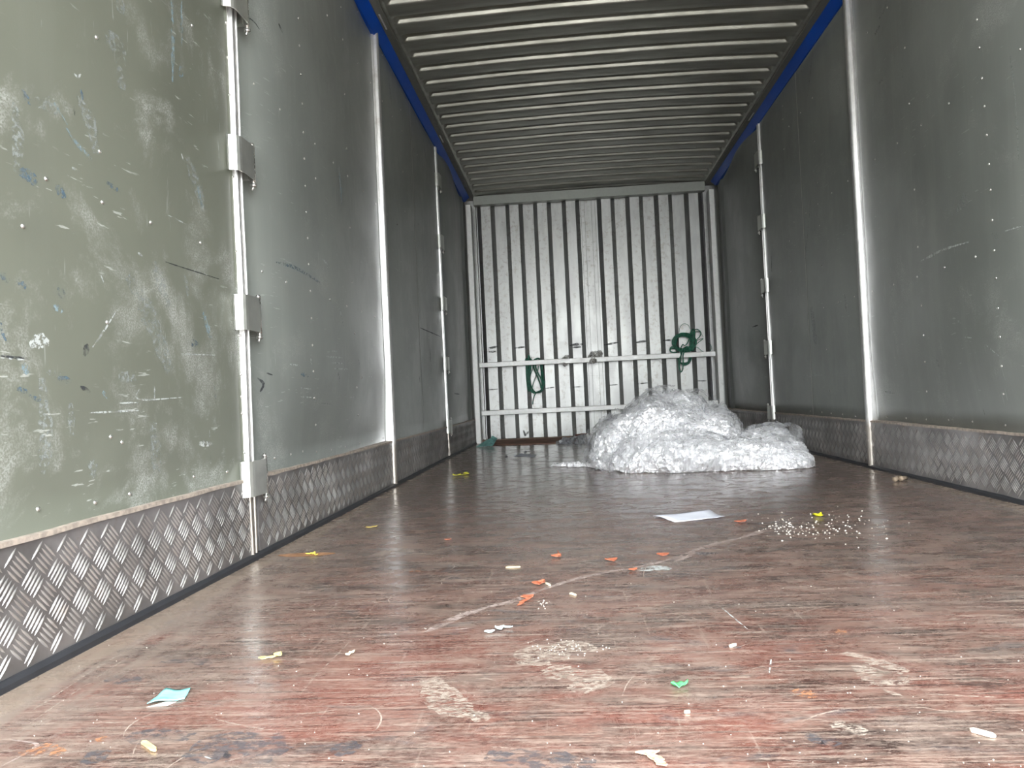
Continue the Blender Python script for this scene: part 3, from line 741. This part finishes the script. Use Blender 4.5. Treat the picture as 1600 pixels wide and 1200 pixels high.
for dx, dy, L, a in ((-12, 2, .016, .3), (0, 1, .018, -.2), (11, -1, .014, 1.0)): pass
def cluster(name, label, cat, items, mat, group=None):
    V, F = [], []
    for px, py, L, Wd, ang, curl in items:
        c = onZ(px, py); b = len(V); ca, sa = math.cos(ang), math.sin(ang)
        for i in range(7):
            u = -1+i/3; wv = (1-abs(u)**2)*.5+.04
            for s in (-1, 0, 1):
                w2 = wv*s*Wd*R(.75, 1.25); l2 = u*L*.5
                V.append((c.x+l2*ca-w2*sa, c.y+l2*sa+w2*ca, .0012+curl*(u*u*.7+abs(s)*.4+R(0, .2))))
        for i in range(6):
            for j in range(2):
                a = b+i*3+j; F.append((a, a+3, a+4, a+1))
    o = mesh_obj(name, V, F, mat, None, False); md = o.modifiers.new('t', 'SOLIDIFY'); md.thickness = .0012; md.offset = 1
    return tag(o, label, cat, group)
ymat = plain('yellow_flake', (.72, .58, .10), .6, 0, .2, 80); ydark = plain('olive_yellow_leaf', (.62, .60, .06), .6, 0, .4, 60)
cluster('leaf_scrap', 'ragged pale yellow leaf scrap left of centre in the foreground', 'leaf', [(413,1030,.020,.012,.2,.002),(424,1029,.022,.008,.3,.003),(434,1027,.014,.018,.9,.006)], plain('pale_yellow', (.72,.60,.22), .6))
cluster('leaf_scrap', 'small yellowish crumpled scrap just right of the ragged yellow leaf scrap', 'leaf', [(544,1025,.010,.010,.4,.003),(550,1022,.012,.008,.8,.004)], plain('cream_yellow', (.78,.66,.42), .6))
cluster('leaf', 'curled yellow leaf lying far back near the left wall', 'leaf', [(714,744,.05,.025,.4,.012),(722,743,.05,.02,-.1,.006),(728,742,.03,.04,1.2,.014)], ydark)
cluster('leaf_scrap', 'small dull yellow scrap by the left wall behind the worn pocket', 'leaf', [(578,825,.03,.012,.1,.003),(586,824,.02,.012,.6,.004)], plain('dull_yellow', (.60,.46,.13), .6))
cluster('leaf_scrap', 'yellow crumbs lying in the worn oval pocket of the floor', 'leaf', [(483,867,.02,.014,.3,.004),(489,867,.018,.016,1.0,.006),(494,868,.012,.012,.2,.003)], ymat)
wood = plain('pale_wood', (.74, .58, .26), .6, 0, .2, 80)
def sliver(label, a, b, wd, mat, name='wood_sliver', th=.003, cat='wood chip'):
    A, B = onZ(*a), onZ(*b); t = (B-A).normalized(); s = Vector((-t.y, t.x, 0))*wd/2
    bm = bmesh.new(); m1, m2 = A.lerp(B, .12), A.lerp(B, .85)
    ring = [A, m1+s, m2+s*1.1, B+s*.3, B-s*.4, m2-s, m1-s*.9]
    lo = [bm.verts.new((p.x, p.y, .0006)) for p in ring]; hi = [bm.verts.new((p.x, p.y, .0006+th*R(.7, 1.1))) for p in ring]
    n = len(ring)
    for i in range(n): bm.faces.new((lo[i], lo[(i+1) % n], hi[(i+1) % n], hi[i]))
    bm.faces.new(lo[::-1]); bm.faces.new(hi)
    return tag(bm_obj(name, bm, mat), label, cat)
sliver('yellow pointed wood sliver in the lower left corner, before the turquoise card', (222, 1160), (243, 1175), .007, wood)
sliver('straight cream splinter on the floor left of centre, below the orange flakes', (790, 887.5), (813, 886.5), .008, plain('cream_wood', (.78, .64, .40), .6))
sliver('small cream wood bit right of the large orange flake', (890, 928), (900, 931), .006, plain('cream_wood_b', (.76, .66, .46), .6))
sliver('short pale wood bit just above the long scratch', (853, 912), (860, 916), .006, plain('cream_wood_c', (.76, .68, .50), .6))
sliver('pale wood chip lying on a dark stain in the right foreground', (1140, 1012), (1150, 1008), .006, plain('cream_wood_d', (.82, .74, .56), .6))
sliver('long cream splinter in the lower right corner', (1515, 1142), (1556, 1153), .009, plain('cream_wood_e', (.76, .62, .48), .6))
sliver('little pale chip in the foreground below the green leaf', (1069, 1115), (1078, 1114), .005, plain('cream_wood_f', (.8, .72, .55), .6))
omat = plain('orange_flake', (.50, .16, .085), .55, 0, .25, 60)
cluster('bark_flake', 'largest orange splintered flake, lying on the long scratch', 'bark chip', [(824,934,.030,.026,.4,.003),(819,940,.040,.008,1.1,.002),(815,944,.05,.007,1.25,.002),(822,939,.045,.007,1.0,.002)], omat)
cluster('bark_flake', 'orange flake just above the long scratch, behind the largest one', 'bark chip', [(841,913,.030,.03,.2,.004),(846,912,.02,.02,.9,.006)], omat)
cluster('bark_flake', 'orange flake with a thin upright tip, left of the middle', 'bark chip', [(869,871,.030,.03,.6,.006),(873,866,.004,.07,.1,.003)], omat)
cluster('bark_flake', 'orange flake right of the one with the upright tip', 'bark chip', [(955,877,.034,.03,.3,.006)], omat)
cluster('bark_flake', 'orange flake at the far end of the scratch, left of the pale smear', 'bark chip', [(989,892,.024,.02,.5,.004)], omat)
cluster('bark_flake', 'dull orange flake below the white paper sheet', 'bark chip', [(1036,868,.034,.03,.1,.004)], omat)
cluster('bark_flake', 'orange flake between the paper sheet and the yellow leaf', 'bark chip', [(1157,816,.044,.03,.3,.004)], omat)
cluster('bark_flake', 'tiny red orange flake halfway to the left wall', 'bark chip', [(700,844,.022,.012,.1,.002)], omat)
cluster('bark_flake', 'long curved salmon coloured flake at the bottom edge right of centre', 'bark chip', [(1012,1180,.030,.010,.1,.003),(1024,1188,.026,.012,-.7,.003),(1032,1196,.022,.010,-1.0,.003)], plain('salmon_flake', (.72,.38,.25), .6))
cluster('paper_scrap', 'crumpled pale turquoise scrap at the near end of the long scratch', 'paper scrap', [(765,989,.020,.014,.3,.003),(781,985,.018,.020,.2,.007),(793,982,.022,.008,-.2,.003)], plain('pale_turquoise', (.62,.80,.78), .5))
# twigs by the right wall
bm = bmesh.new()
for (a, b) in (((1398, 753.5), (1407, 749)), ((1407, 752.5), (1416, 750.5))):
    A, B = onZ(*a), onZ(*b); A.z = B.z = .012; add_cyl(bm, A, B, .011, 8, .008)
tag(bm_obj('twig', bm, plain('grey_brown_bark', (.22, .17, .12), .8, 0, .5, 60), None, True), 'small grey brown bit of twig near the right wall', 'twig')
# dark pebbles and blue smear at the back
for px, py, lab in ((821, 707, 'small dark crumb far back on the floor left of the heap'), (791, 714, 'tiny dark crumb nearer the left wall, far back')):
    bm = bmesh.new(); bmesh.ops.create_icosphere(bm, subdivisions=1, radius=.010); c = onZ(px, py)
    for v in bm.verts: v.co = Vector((v.co.x*1.3, v.co.y, v.co.z*.6))*R(.85, 1.1)+Vector((c.x, c.y, .006))
    tag(bm_obj('dirt_crumb', bm, M['rubber']), lab, 'crumb')
sheet('paper_strip', 'thin pale blue paper strip lying flat far back before the bulkhead', 'paper', Fz((803, 713), (836, 714.5), (838, 711), (815, 709)), .0008, plain('pale_blue_paper', (.42, .44, .50), .5), .001)

# crumbs nobody could count
bm = bmesh.new()
def crumb(px, py, r):
    c = onZ(px, py)
    if not (XL+.03 < c.x < XR-.03 and c.y < 7): return
    q = bmesh.ops.create_icosphere(bm, subdivisions=1, radius=r)
    for v in q['verts']: v.co = Vector((v.co.x*R(.8, 1.3), v.co.y*R(.8, 1.3), v.co.z*.7))+Vector((c.x, c.y, r*.45))
for _ in range(120):
    crumb(random.gauss(1300, 48), random.gauss(824, 11), R(.001, .003))
for _ in range(60): crumb(random.gauss(1225, 25), random.gauss(822, 8), R(.001, .003))
for _ in range(260):
    crumb(R(40, 1600), 790+410*random.random(), R(.0004, .0011))
for _ in range(60): crumb(random.gauss(890, 26), random.gauss(1014, 6), R(.0006, .0015))
for _ in range(24): crumb(random.gauss(850, 7), random.gauss(943, 4), R(.0006, .0014))
tag(bm_obj('floor_crumbs', bm, plain('pale_crumbs', (.72, .68, .60), .8)), 'pale sawdust crumbs scattered over the floor', 'debris', None, 'stuff')

# ------------------------------------------------------------------ cardboard and scraps at the far end
cb = plain('brown_cardboard', (.24, .13, .09), .8, 0, .3, 9)
def slab(name, label, cat, outline, z0, th, mat, jit=.004, tilt=0):
    bm = bmesh.new(); pts = []
    n = len(outline)
    for i in range(n):
        A, B = Vector(outline[i]), Vector(outline[(i+1) % n])
        for k in range(8): pts.append(A.lerp(B, k/8)+Vector((R(-jit, jit), R(-jit, jit))))
    cy = sum(p.y for p in pts)/len(pts); cx = sum(p.x for p in pts)/len(pts)
    f = lambda p: z0+tilt*(p.y-min(q.y for q in pts))+abs(noise.noise(Vector((p.x*5, p.y*5, 3))))*.006
    lo = [bm.verts.new((p.x, p.y, f(p))) for p in pts]; hi = [bm.verts.new((p.x, p.y, f(p)+th)) for p in pts]
    c0 = bm.verts.new((cx, cy, f(Vector((cx, cy))))); c1 = bm.verts.new((cx, cy, f(Vector((cx, cy)))+th)); N = len(pts)
    for i in range(N):
        j = (i+1) % N; bm.faces.new((lo[i], lo[j], hi[j], hi[i])); bm.faces.new((c0, lo[j], lo[i])); bm.faces.new((c1, hi[i], hi[j]))
    return tag(bm_obj(name, bm, mat), label, cat)
slab('cardboard_sheet', 'flat brown cardboard sheet lying along the foot of the bulkhead', 'cardboard', [(-.80, 7.10), (-.45, 6.98), (.42, 7.02), (.46, 7.50), (-.78, 7.50)], .001, .007, cb, .006, .03)
slab('cardboard_scrap', 'reddish torn cardboard scrap on the sill left of the plastic heap', 'cardboard', [(.03, 7.38), (.30, 7.36), (.62, 7.40), (.60, 7.52), (.10, 7.52)], .040, .012, plain('red_cardboard', (.22, .085, .055), .8, 0, .4, 15), .012)
bm = bmesh.new()
for pl in ([(-.87, 6.93, .001), (-.72, 6.98, .004), (-.735, 7.10, .070), (-.80, 7.06, .045)], [(-.80, 7.02, .01), (-.715, 7.00, .012), (-.69, 7.10, .06), (-.735, 7.12, .085)]):
    lo = [bm.verts.new(Vector(p)) for p in pl]; hi = [bm.verts.new(Vector(p)+Vector((.002, -.006, .006))) for p in pl]
    for i in range(4): bm.faces.new((lo[i], lo[(i+1) % 4], hi[(i+1) % 4], hi[i]))
    bm.faces.new(lo[::-1]); bm.faces.new(hi)
tag(bm_obj('packaging_scrap', bm, plain('dull_teal', (.16, .34, .31), .6, 0, .3, 30)), 'folded dull teal scrap in the far left corner', 'scrap')

# ------------------------------------------------------------------ clear film
def film_mat(name, transp, tl_f, tint=(.93, .935, .95), gl_f=.35):
    q = NT(name)
    n = q.noise(q.map((1, 1, 1)), 70, 4, .7, .8)
    n2 = q.noise(q.P, 14, 3, .6)
    q.set(Base_Color=tint, Roughness=.2, Specular_IOR_Level=.9)
    q.bump(n, .6, .004)
    tl = q.n('ShaderNodeBsdfTranslucent'); tl.inputs[0].default_value = (*tint, 1)
    tr = q.n('ShaderNodeBsdfTransparent'); tr.inputs[0].default_value = (1, 1, 1, 1)
    gl = q.n('ShaderNodeBsdfAnisotropic'); gl.inputs['Color'].default_value = (*tint, 1); gl.inputs['Roughness'].default_value = .28
    m0 = q.n('ShaderNodeMixShader'); m0.inputs[0].default_value = gl_f; q.l(q.b.outputs[0], m0.inputs[1]); q.l(gl.outputs[0], m0.inputs[2])
    m1 = q.n('ShaderNodeMixShader'); m1.inputs[0].default_value = tl_f; q.l(m0.outputs[0], m1.inputs[1]); q.l(tl.outputs[0], m1.inputs[2])
    m2 = q.n('ShaderNodeMixShader'); f = q.rng(n2, .35, .65, transp*.7, min(1, transp*1.3)); q.l(f, m2.inputs[0])
    q.l(m1.outputs[0], m2.inputs[1]); q.l(tr.outputs[0], m2.inputs[2]); q.l(m2.outputs[0], q.out.inputs[0])
    return q.m
FILM = film_mat('clear_stretch_film', .80, .35); FILMW = film_mat('bunched_stretch_film', .0, .05, (.96, .955, .965), .35)
STRAND = film_mat('bright_film_crease', .0, .1, (.98, .98, .99), .45)

def ridged(p, sc, oct=4):
    v = 0; a = 1; tot = 0
    for k in range(oct):
        v += a*(1-abs(noise.noise(p*sc*(2**k)+Vector((k*7.3, 1.1*k, 0))))*2.2); tot += a; a *= .55
    return v/tot
def blobs_to_mesh(blobs, voxel):
    bm = bmesh.new()
    for (cx, cy, cz), (rx, ry, rz) in blobs:
        q = bmesh.ops.create_icosphere(bm, subdivisions=4, radius=1)
        for v in q['verts']: v.co = Vector((cx+v.co.x*rx, cy+v.co.y*ry, cz+v.co.z*rz))
    me = bpy.data.meshes.new('tmp'); bm.to_mesh(me); bm.free(); o = bpy.data.objects.new('tmp', me); COL.objects.link(o)
    md = o.modifiers.new('r', 'REMESH'); md.mode = 'VOXEL'; md.voxel_size = voxel
    sm = o.modifiers.new('s', 'SMOOTH'); sm.iterations = 6; sm.factor = .6
    dg = bpy.context.evaluated_depsgraph_get(); ev = o.evaluated_get(dg)
    out = bpy.data.meshes.new_from_object(ev); bpy.data.objects.remove(o); return out
def crumple(me, amp, sc, off, inflate=0.0, floorz=.0015, aniso=(1, 1, 1)):
    co = [v.co.copy() for v in me.vertices]; no = [v.normal.copy() for v in me.vertices]
    for v, c, nn in zip(me.vertices, co, no):
        p = Vector((c.x*aniso[0], c.y*aniso[1], c.z*aniso[2]))+off
        warp = Vector((noise.noise(p*3), noise.noise(p*3+Vector((5, 0, 0))), noise.noise(p*3+Vector((0, 9, 0)))))*.12
        r1 = ridged(p+warp, sc*.35, 3); r2 = ridged(p+warp, sc, 3); r3 = ridged(p+warp*.5, sc*2.7, 2)
        d = inflate+amp*((r1-.55)*1.0+(r2-.55)*.55+(r3-.55)*.28)
        q = c+nn*d
        if q.z < floorz: q.z = floorz+.0005*R(0, 1)
        v.co = q
    me.update()

# heap of film: one big mound with a low lobe to its right
BL = [((.56, 4.62, .13), (.36, .42, .25)), ((.62, 4.75, .25), (.23, .32, .17)), ((.38, 4.62, .12), (.26, .34, .20)), ((.75, 4.62, .14), (.23, .34, .20)),
      ((.62, 4.32, .07), (.36, .26, .13)), ((.85, 4.25, .05), (.30, .20, .11)), ((.28, 4.58, .05), (.18, .26, .11)), ((.68, 4.7, .30), (.13, .2, .10)), ((.46, 4.72, .26), (.16, .2, .10)),
      ((1.06, 4.30, .05), (.20, .24, .11)), ((1.13, 4.60, .09), (.17, .22, .10)), ((1.12, 4.16, .03), (.14, .12, .06)), ((.98, 4.16, .03), (.2, .12, .06)), ((.45, 4.28, .03), (.22, .16, .07))]
core = blobs_to_mesh(BL, .0075)
me = core.copy(); crumple(me, .030, 17, Vector((1, 2, 3)), 0.004, aniso=(1, 1, 1.3))
me.materials.clear(); me.materials.append(FILMW)
heap = bpy.data.objects.new('plastic_film_heap', me); COL.objects.link(heap)
tag(heap, 'large heap of crumpled clear stretch film on the floor before the bulkhead', 'plastic film')
for k, (inf, keep, sc, am) in enumerate(((.018, .02, 7, .05), (.034, .14, 5, .075))):
    me = core.copy(); crumple(me, am, sc, Vector((k*5+2, 7, k*3)), inf)
    bm = bmesh.new(); bm.from_mesh(me)
    kill = [f for f in bm.faces if noise.noise(f.calc_center_median()*6+Vector((k*11, 0, 0))) < keep*1.0-.12 or f.calc_center_median().z < .008]
    bmesh.ops.delete(bm, geom=kill, context='FACES'); bm.to_mesh(me); bm.free()
    me.materials.clear(); me.materials.append(FILM)
    for p in me.polygons: p.use_smooth = False
    o = bpy.data.objects.new('loose_film_layer', me); COL.objects.link(o); o.parent = heap
    o['label'] = 'loose transparent outer layer of film'
# bright taut creases running over the heap
from mathutils.bvhtree import BVHTree
bm = bmesh.new(); bm.from_mesh(heap.data); bvh = BVHTree.FromBMesh(bm); bm.free()
bm = bmesh.new(); made = 0
while made < 2200:
    x, y = R(.02, 1.3), R(4.0, 4.95)
    h = bvh.ray_cast(Vector((x, y, 1)), Vector((0, 0, -1)))
    if h[0] is None or h[0].z < .006: continue
    p = h[0]; nrm = h[1]
    flow = Vector((noise.noise(Vector((x*1.8, y*1.8, 0)))*1.2+1.0, noise.noise(Vector((x*1.8, y*1.8, 7)))*1.6, noise.noise(Vector((x*2.5, y*2.5, 15)))*1.3))
    if random.random() < .3: flow = Vector((R(-1, 1), R(-1, 1), R(-1, 1)))
    pts = [p+nrm*.003]; step = R(.010, .030); wd = R(.0008, .0026)
    for _ in range(random.randint(3, 7)):
        t = flow-nrm*flow.dot(nrm)
        if t.length < .05: break
        t.normalize(); q = pts[-1]+t*step
        hit = bvh.find_nearest(q)
        if hit[0] is None: break
        nrm = hit[1]; pts.append(hit[0]+nrm*R(.001, .006)); flow += Vector((R(-.25, .25), R(-.25, .25), R(-.25, .25)))
    if len(pts) < 3: continue
    if min(q.z for q in pts) < .003: continue
    prev = None; side = None
    for i, q in enumerate(pts):
        t = (pts[min(i+1, len(pts)-1)]-pts[max(i-1, 0)]).normalized(); s = t.cross(nrm)
        if s.length < 1e-3: s = Vector((0, 0, 1))
        s.normalize(); kk = math.sin(math.pi*(i+.5)/len(pts)); up = nrm*wd*.9*kk
        ring = [bm.verts.new(q-s*wd*kk), bm.verts.new(q+up), bm.verts.new(q+s*wd*kk)]
        if prev:
            for j in range(3): bm.faces.new((prev[j], prev[(j+1) % 3], ring[(j+1) % 3], ring[j]))
        prev = ring
    made += 1
o = bm_obj('film_crease', bm, STRAND, heap, True); o['kind'] = 'stuff'; o['label'] = 'bright taut creases in the film'
# flat tail trailing to the left of the heap
tl = blobs_to_mesh([((.10, 4.72, .008), (.20, .07, .016)), ((-.04, 4.76, .006), (.10, .04, .012)), ((.22, 4.66, .012), (.16, .12, .03)), ((.06, 4.68, .008), (.1, .05, .018))], .006)
crumple(tl, .022, 22, Vector((4, 4, 4)), .0, .001, (1, 2, 1)); tl.materials.clear(); tl.materials.append(FILMW)
o = bpy.data.objects.new('film_tail', tl); COL.objects.link(o); o.parent = heap; o['label'] = 'thin flattened tail of film trailing to the left'
# separate crumpled piece behind, before the bulkhead
pc = blobs_to_mesh([((.12, 6.85, .02), (.18, .10, .045)), ((-.03, 6.88, .015), (.10, .06, .03)), ((.27, 6.9, .03), (.14, .10, .05))], .008)
crumple(pc, .045, 16, Vector((9, 1, 0)), .0, .002); pc.materials.clear(); pc.materials.append(film_mat('greyish_film', .55, .3, (.75, .77, .80)))
o = bpy.data.objects.new('plastic_film_scrap', pc); COL.objects.link(o)
tag(o, 'small crumpled greyish film piece behind the heap, by the cardboard', 'plastic film')
# film scraps snagged on the upper rail
def snag(px, py, w_, h_, label, seed):
    c = onY(px, py, 7.575); random.seed(seed)
    me = blobs_to_mesh([((c.x, 7.585, c.z), (w_*.5, .012, h_*.5)), ((c.x+w_*.3, 7.588, c.z+h_*.25), (w_*.3, .01, h_*.3)), ((c.x-w_*.2, 7.512, c.z-h_*.35), (w_*.32, .008, h_*.2)), ((c.x-w_*.1, 7.545, .80), (w_*.25, .05, .008))], .004)
    crumple(me, .02, 30, Vector((seed, 0, 0)), 0, -1); me.materials.clear(); me.materials.append(film_mat('snagged_film_%d' % seed, .55, .3, (.72, .70, .66)))
    o = bpy.data.objects.new('film_scrap', me); COL.objects.link(o); tag(o, label, 'plastic film')
snag(884, 563, .07, .11, 'small torn film scrap snagged on the upper rail, left of the larger one', 3)
snag(930, 557, .13, .12, 'larger torn film scrap snagged on the middle of the upper rail', 5)
random.seed(11)

# ------------------------------------------------------------------ green lashing straps on the upper rail
gm = plain('green_webbing', (.004, .115, .062), .45, 0, .35, 40)
gl = plain('green_webbing_light', (.01, .22, .13), .4, 0, .3, 40)
def pxs(L, x0, y0, s, y): return [onY(x0+a/s, y0+b/s, y) for a, b in L]
bm = bmesh.new()
q = lambda L, y=7.59: pxs(L, 800, 540, 12, y)
for L, wd, y in [([(262,240),(268,380),(275,560),(290,740),(310,860)],.014,7.590),([(285,235),(292,380),(300,560),(310,740),(335,860)],.014,7.584),
    ([(310,200),(320,300),(325,420),(320,600),(330,760),(370,860),(430,890)],.014,7.592),([(345,250),(352,380),(345,480),(322,600),(325,700),(375,800),(440,880)],.010,7.586),
    ([(370,270),(395,300),(390,420),(350,540),(335,640),(370,780),(395,840)],.007,7.582),
    ([(400,270),(440,320),(450,420),(500,540),(545,620),(570,740),(550,830),(480,870),(430,890)],.013,7.588),([(420,270),(410,400),(440,500),(490,610),(530,720),(545,800)],.012,7.582),
    ([(440,260),(480,240),(520,262),(545,400),(570,560),(590,700),(580,800),(530,870),(450,880)],.014,7.590),([(560,260),(565,400),(580,560),(600,680),(590,780),(560,850)],.014,7.586),
    ([(530,262),(540,380),(555,540),(570,680),(565,780)],.013,7.592),([(500,380),(490,440),(450,560),(410,680),(380,800),(395,860)],.007,7.580),
    ([(335,640),(360,760),(400,850),(450,880),(520,850)],.006,7.578),([(450,885),(415,950),(395,1030),(388,1105)],.008,7.582),([(300,250),(310,180),(330,210),(350,250),(380,270)],.008,7.590),
    ([(410,268),(450,245),(480,235),(510,262)],.008,7.584)]:
    add_strap(bm, [p+Vector((0, R(-.002, .002), 0)) for p in q(L, y)], wd*1.15, .003)
o = bm_obj('lashing_strap', bm, gm, None, True); tag(o, 'green strap hanging in a long loop from the upper rail, left side', 'strap')
bm = bmesh.new()
q = lambda L, y=7.59: pxs(L, 1030, 495, 12, y)
import itertools
for k in range(7):  # the thick coil
    r = .72+.06*k; cx, cy = 470, 480
    ring = [(cx+a*r*210-(20 if k < 4 else 0), cy-b*r*(165)) for a, b in [(math.cos(t+.2*k), math.sin(t+.2*k)) for t in [i*math.pi/5 for i in range(11)]]]
    add_strap(bm, q(ring, 7.580+.004*(k % 4)), .010, .004)
for L, wd, y in [([(380,300),(385,210),(430,145),(490,130),(550,165),(580,230)],.0035,7.590),([(600,640),(600,450),(600,300),(630,240),(660,280),(655,450),(640,640)],.014,7.586),
    ([(575,640),(585,450),(590,330),(610,260)],.014,7.590),([(620,640),(632,500),(625,380),(640,280)],.014,7.580),([(645,260),(700,230),(760,260),(785,310),(760,370),(700,430),(660,480)],.006,7.588),
    ([(660,280),(730,270),(780,300),(750,380),(690,440),(650,500)],.005,7.582),([(660,500),(720,440),(800,410),(820,415),(760,460),(680,530)],.005,7.586),([(660,300),(740,295),(800,330),(825,380)],.0025,7.590),
    ([(680,560),(730,580),(800,640),(870,670),(940,650),(975,610),(980,570),(960,520),(920,490)],.0045,7.572),
    ([(300,570),(230,570),(205,600),(210,640),(250,665),(330,665)],.010,7.582),([(205,610),(240,600),(310,600)],.009,7.590),([(350,640),(300,560),(310,480),(330,420)],.014,7.584),
    ([(390,660),(450,600),(520,560),(560,600),(560,660)],.012,7.580),([(350,650),(400,590),(440,520),(480,540),(530,490),(560,420)],.008,7.578),
    ([(440,600),(420,700),(380,790),(370,900),(390,1000),(410,1030),(440,980),(450,850),(445,740),(470,640),(450,590)],.011,7.520),
    ([(400,640),(410,720),(400,820),(370,900)],.010,7.518),([(400,860),(440,890),(500,895),(560,860),(590,800),(600,760)],.014,7.586),([(430,860),(490,870),(550,840),(570,760)],.012,7.580),
    ([(350,770),(370,830),(420,880)],.014,7.590),([(430,330),(440,200)],.0001,7.59)]:
    if wd > .001: add_strap(bm, q(L, y), wd*1.15, .0035)
o = bm_obj('lashing_strap', bm, gm, None, True); tag(o, 'green strap in a tangled coil over the right end of the upper rail', 'strap')
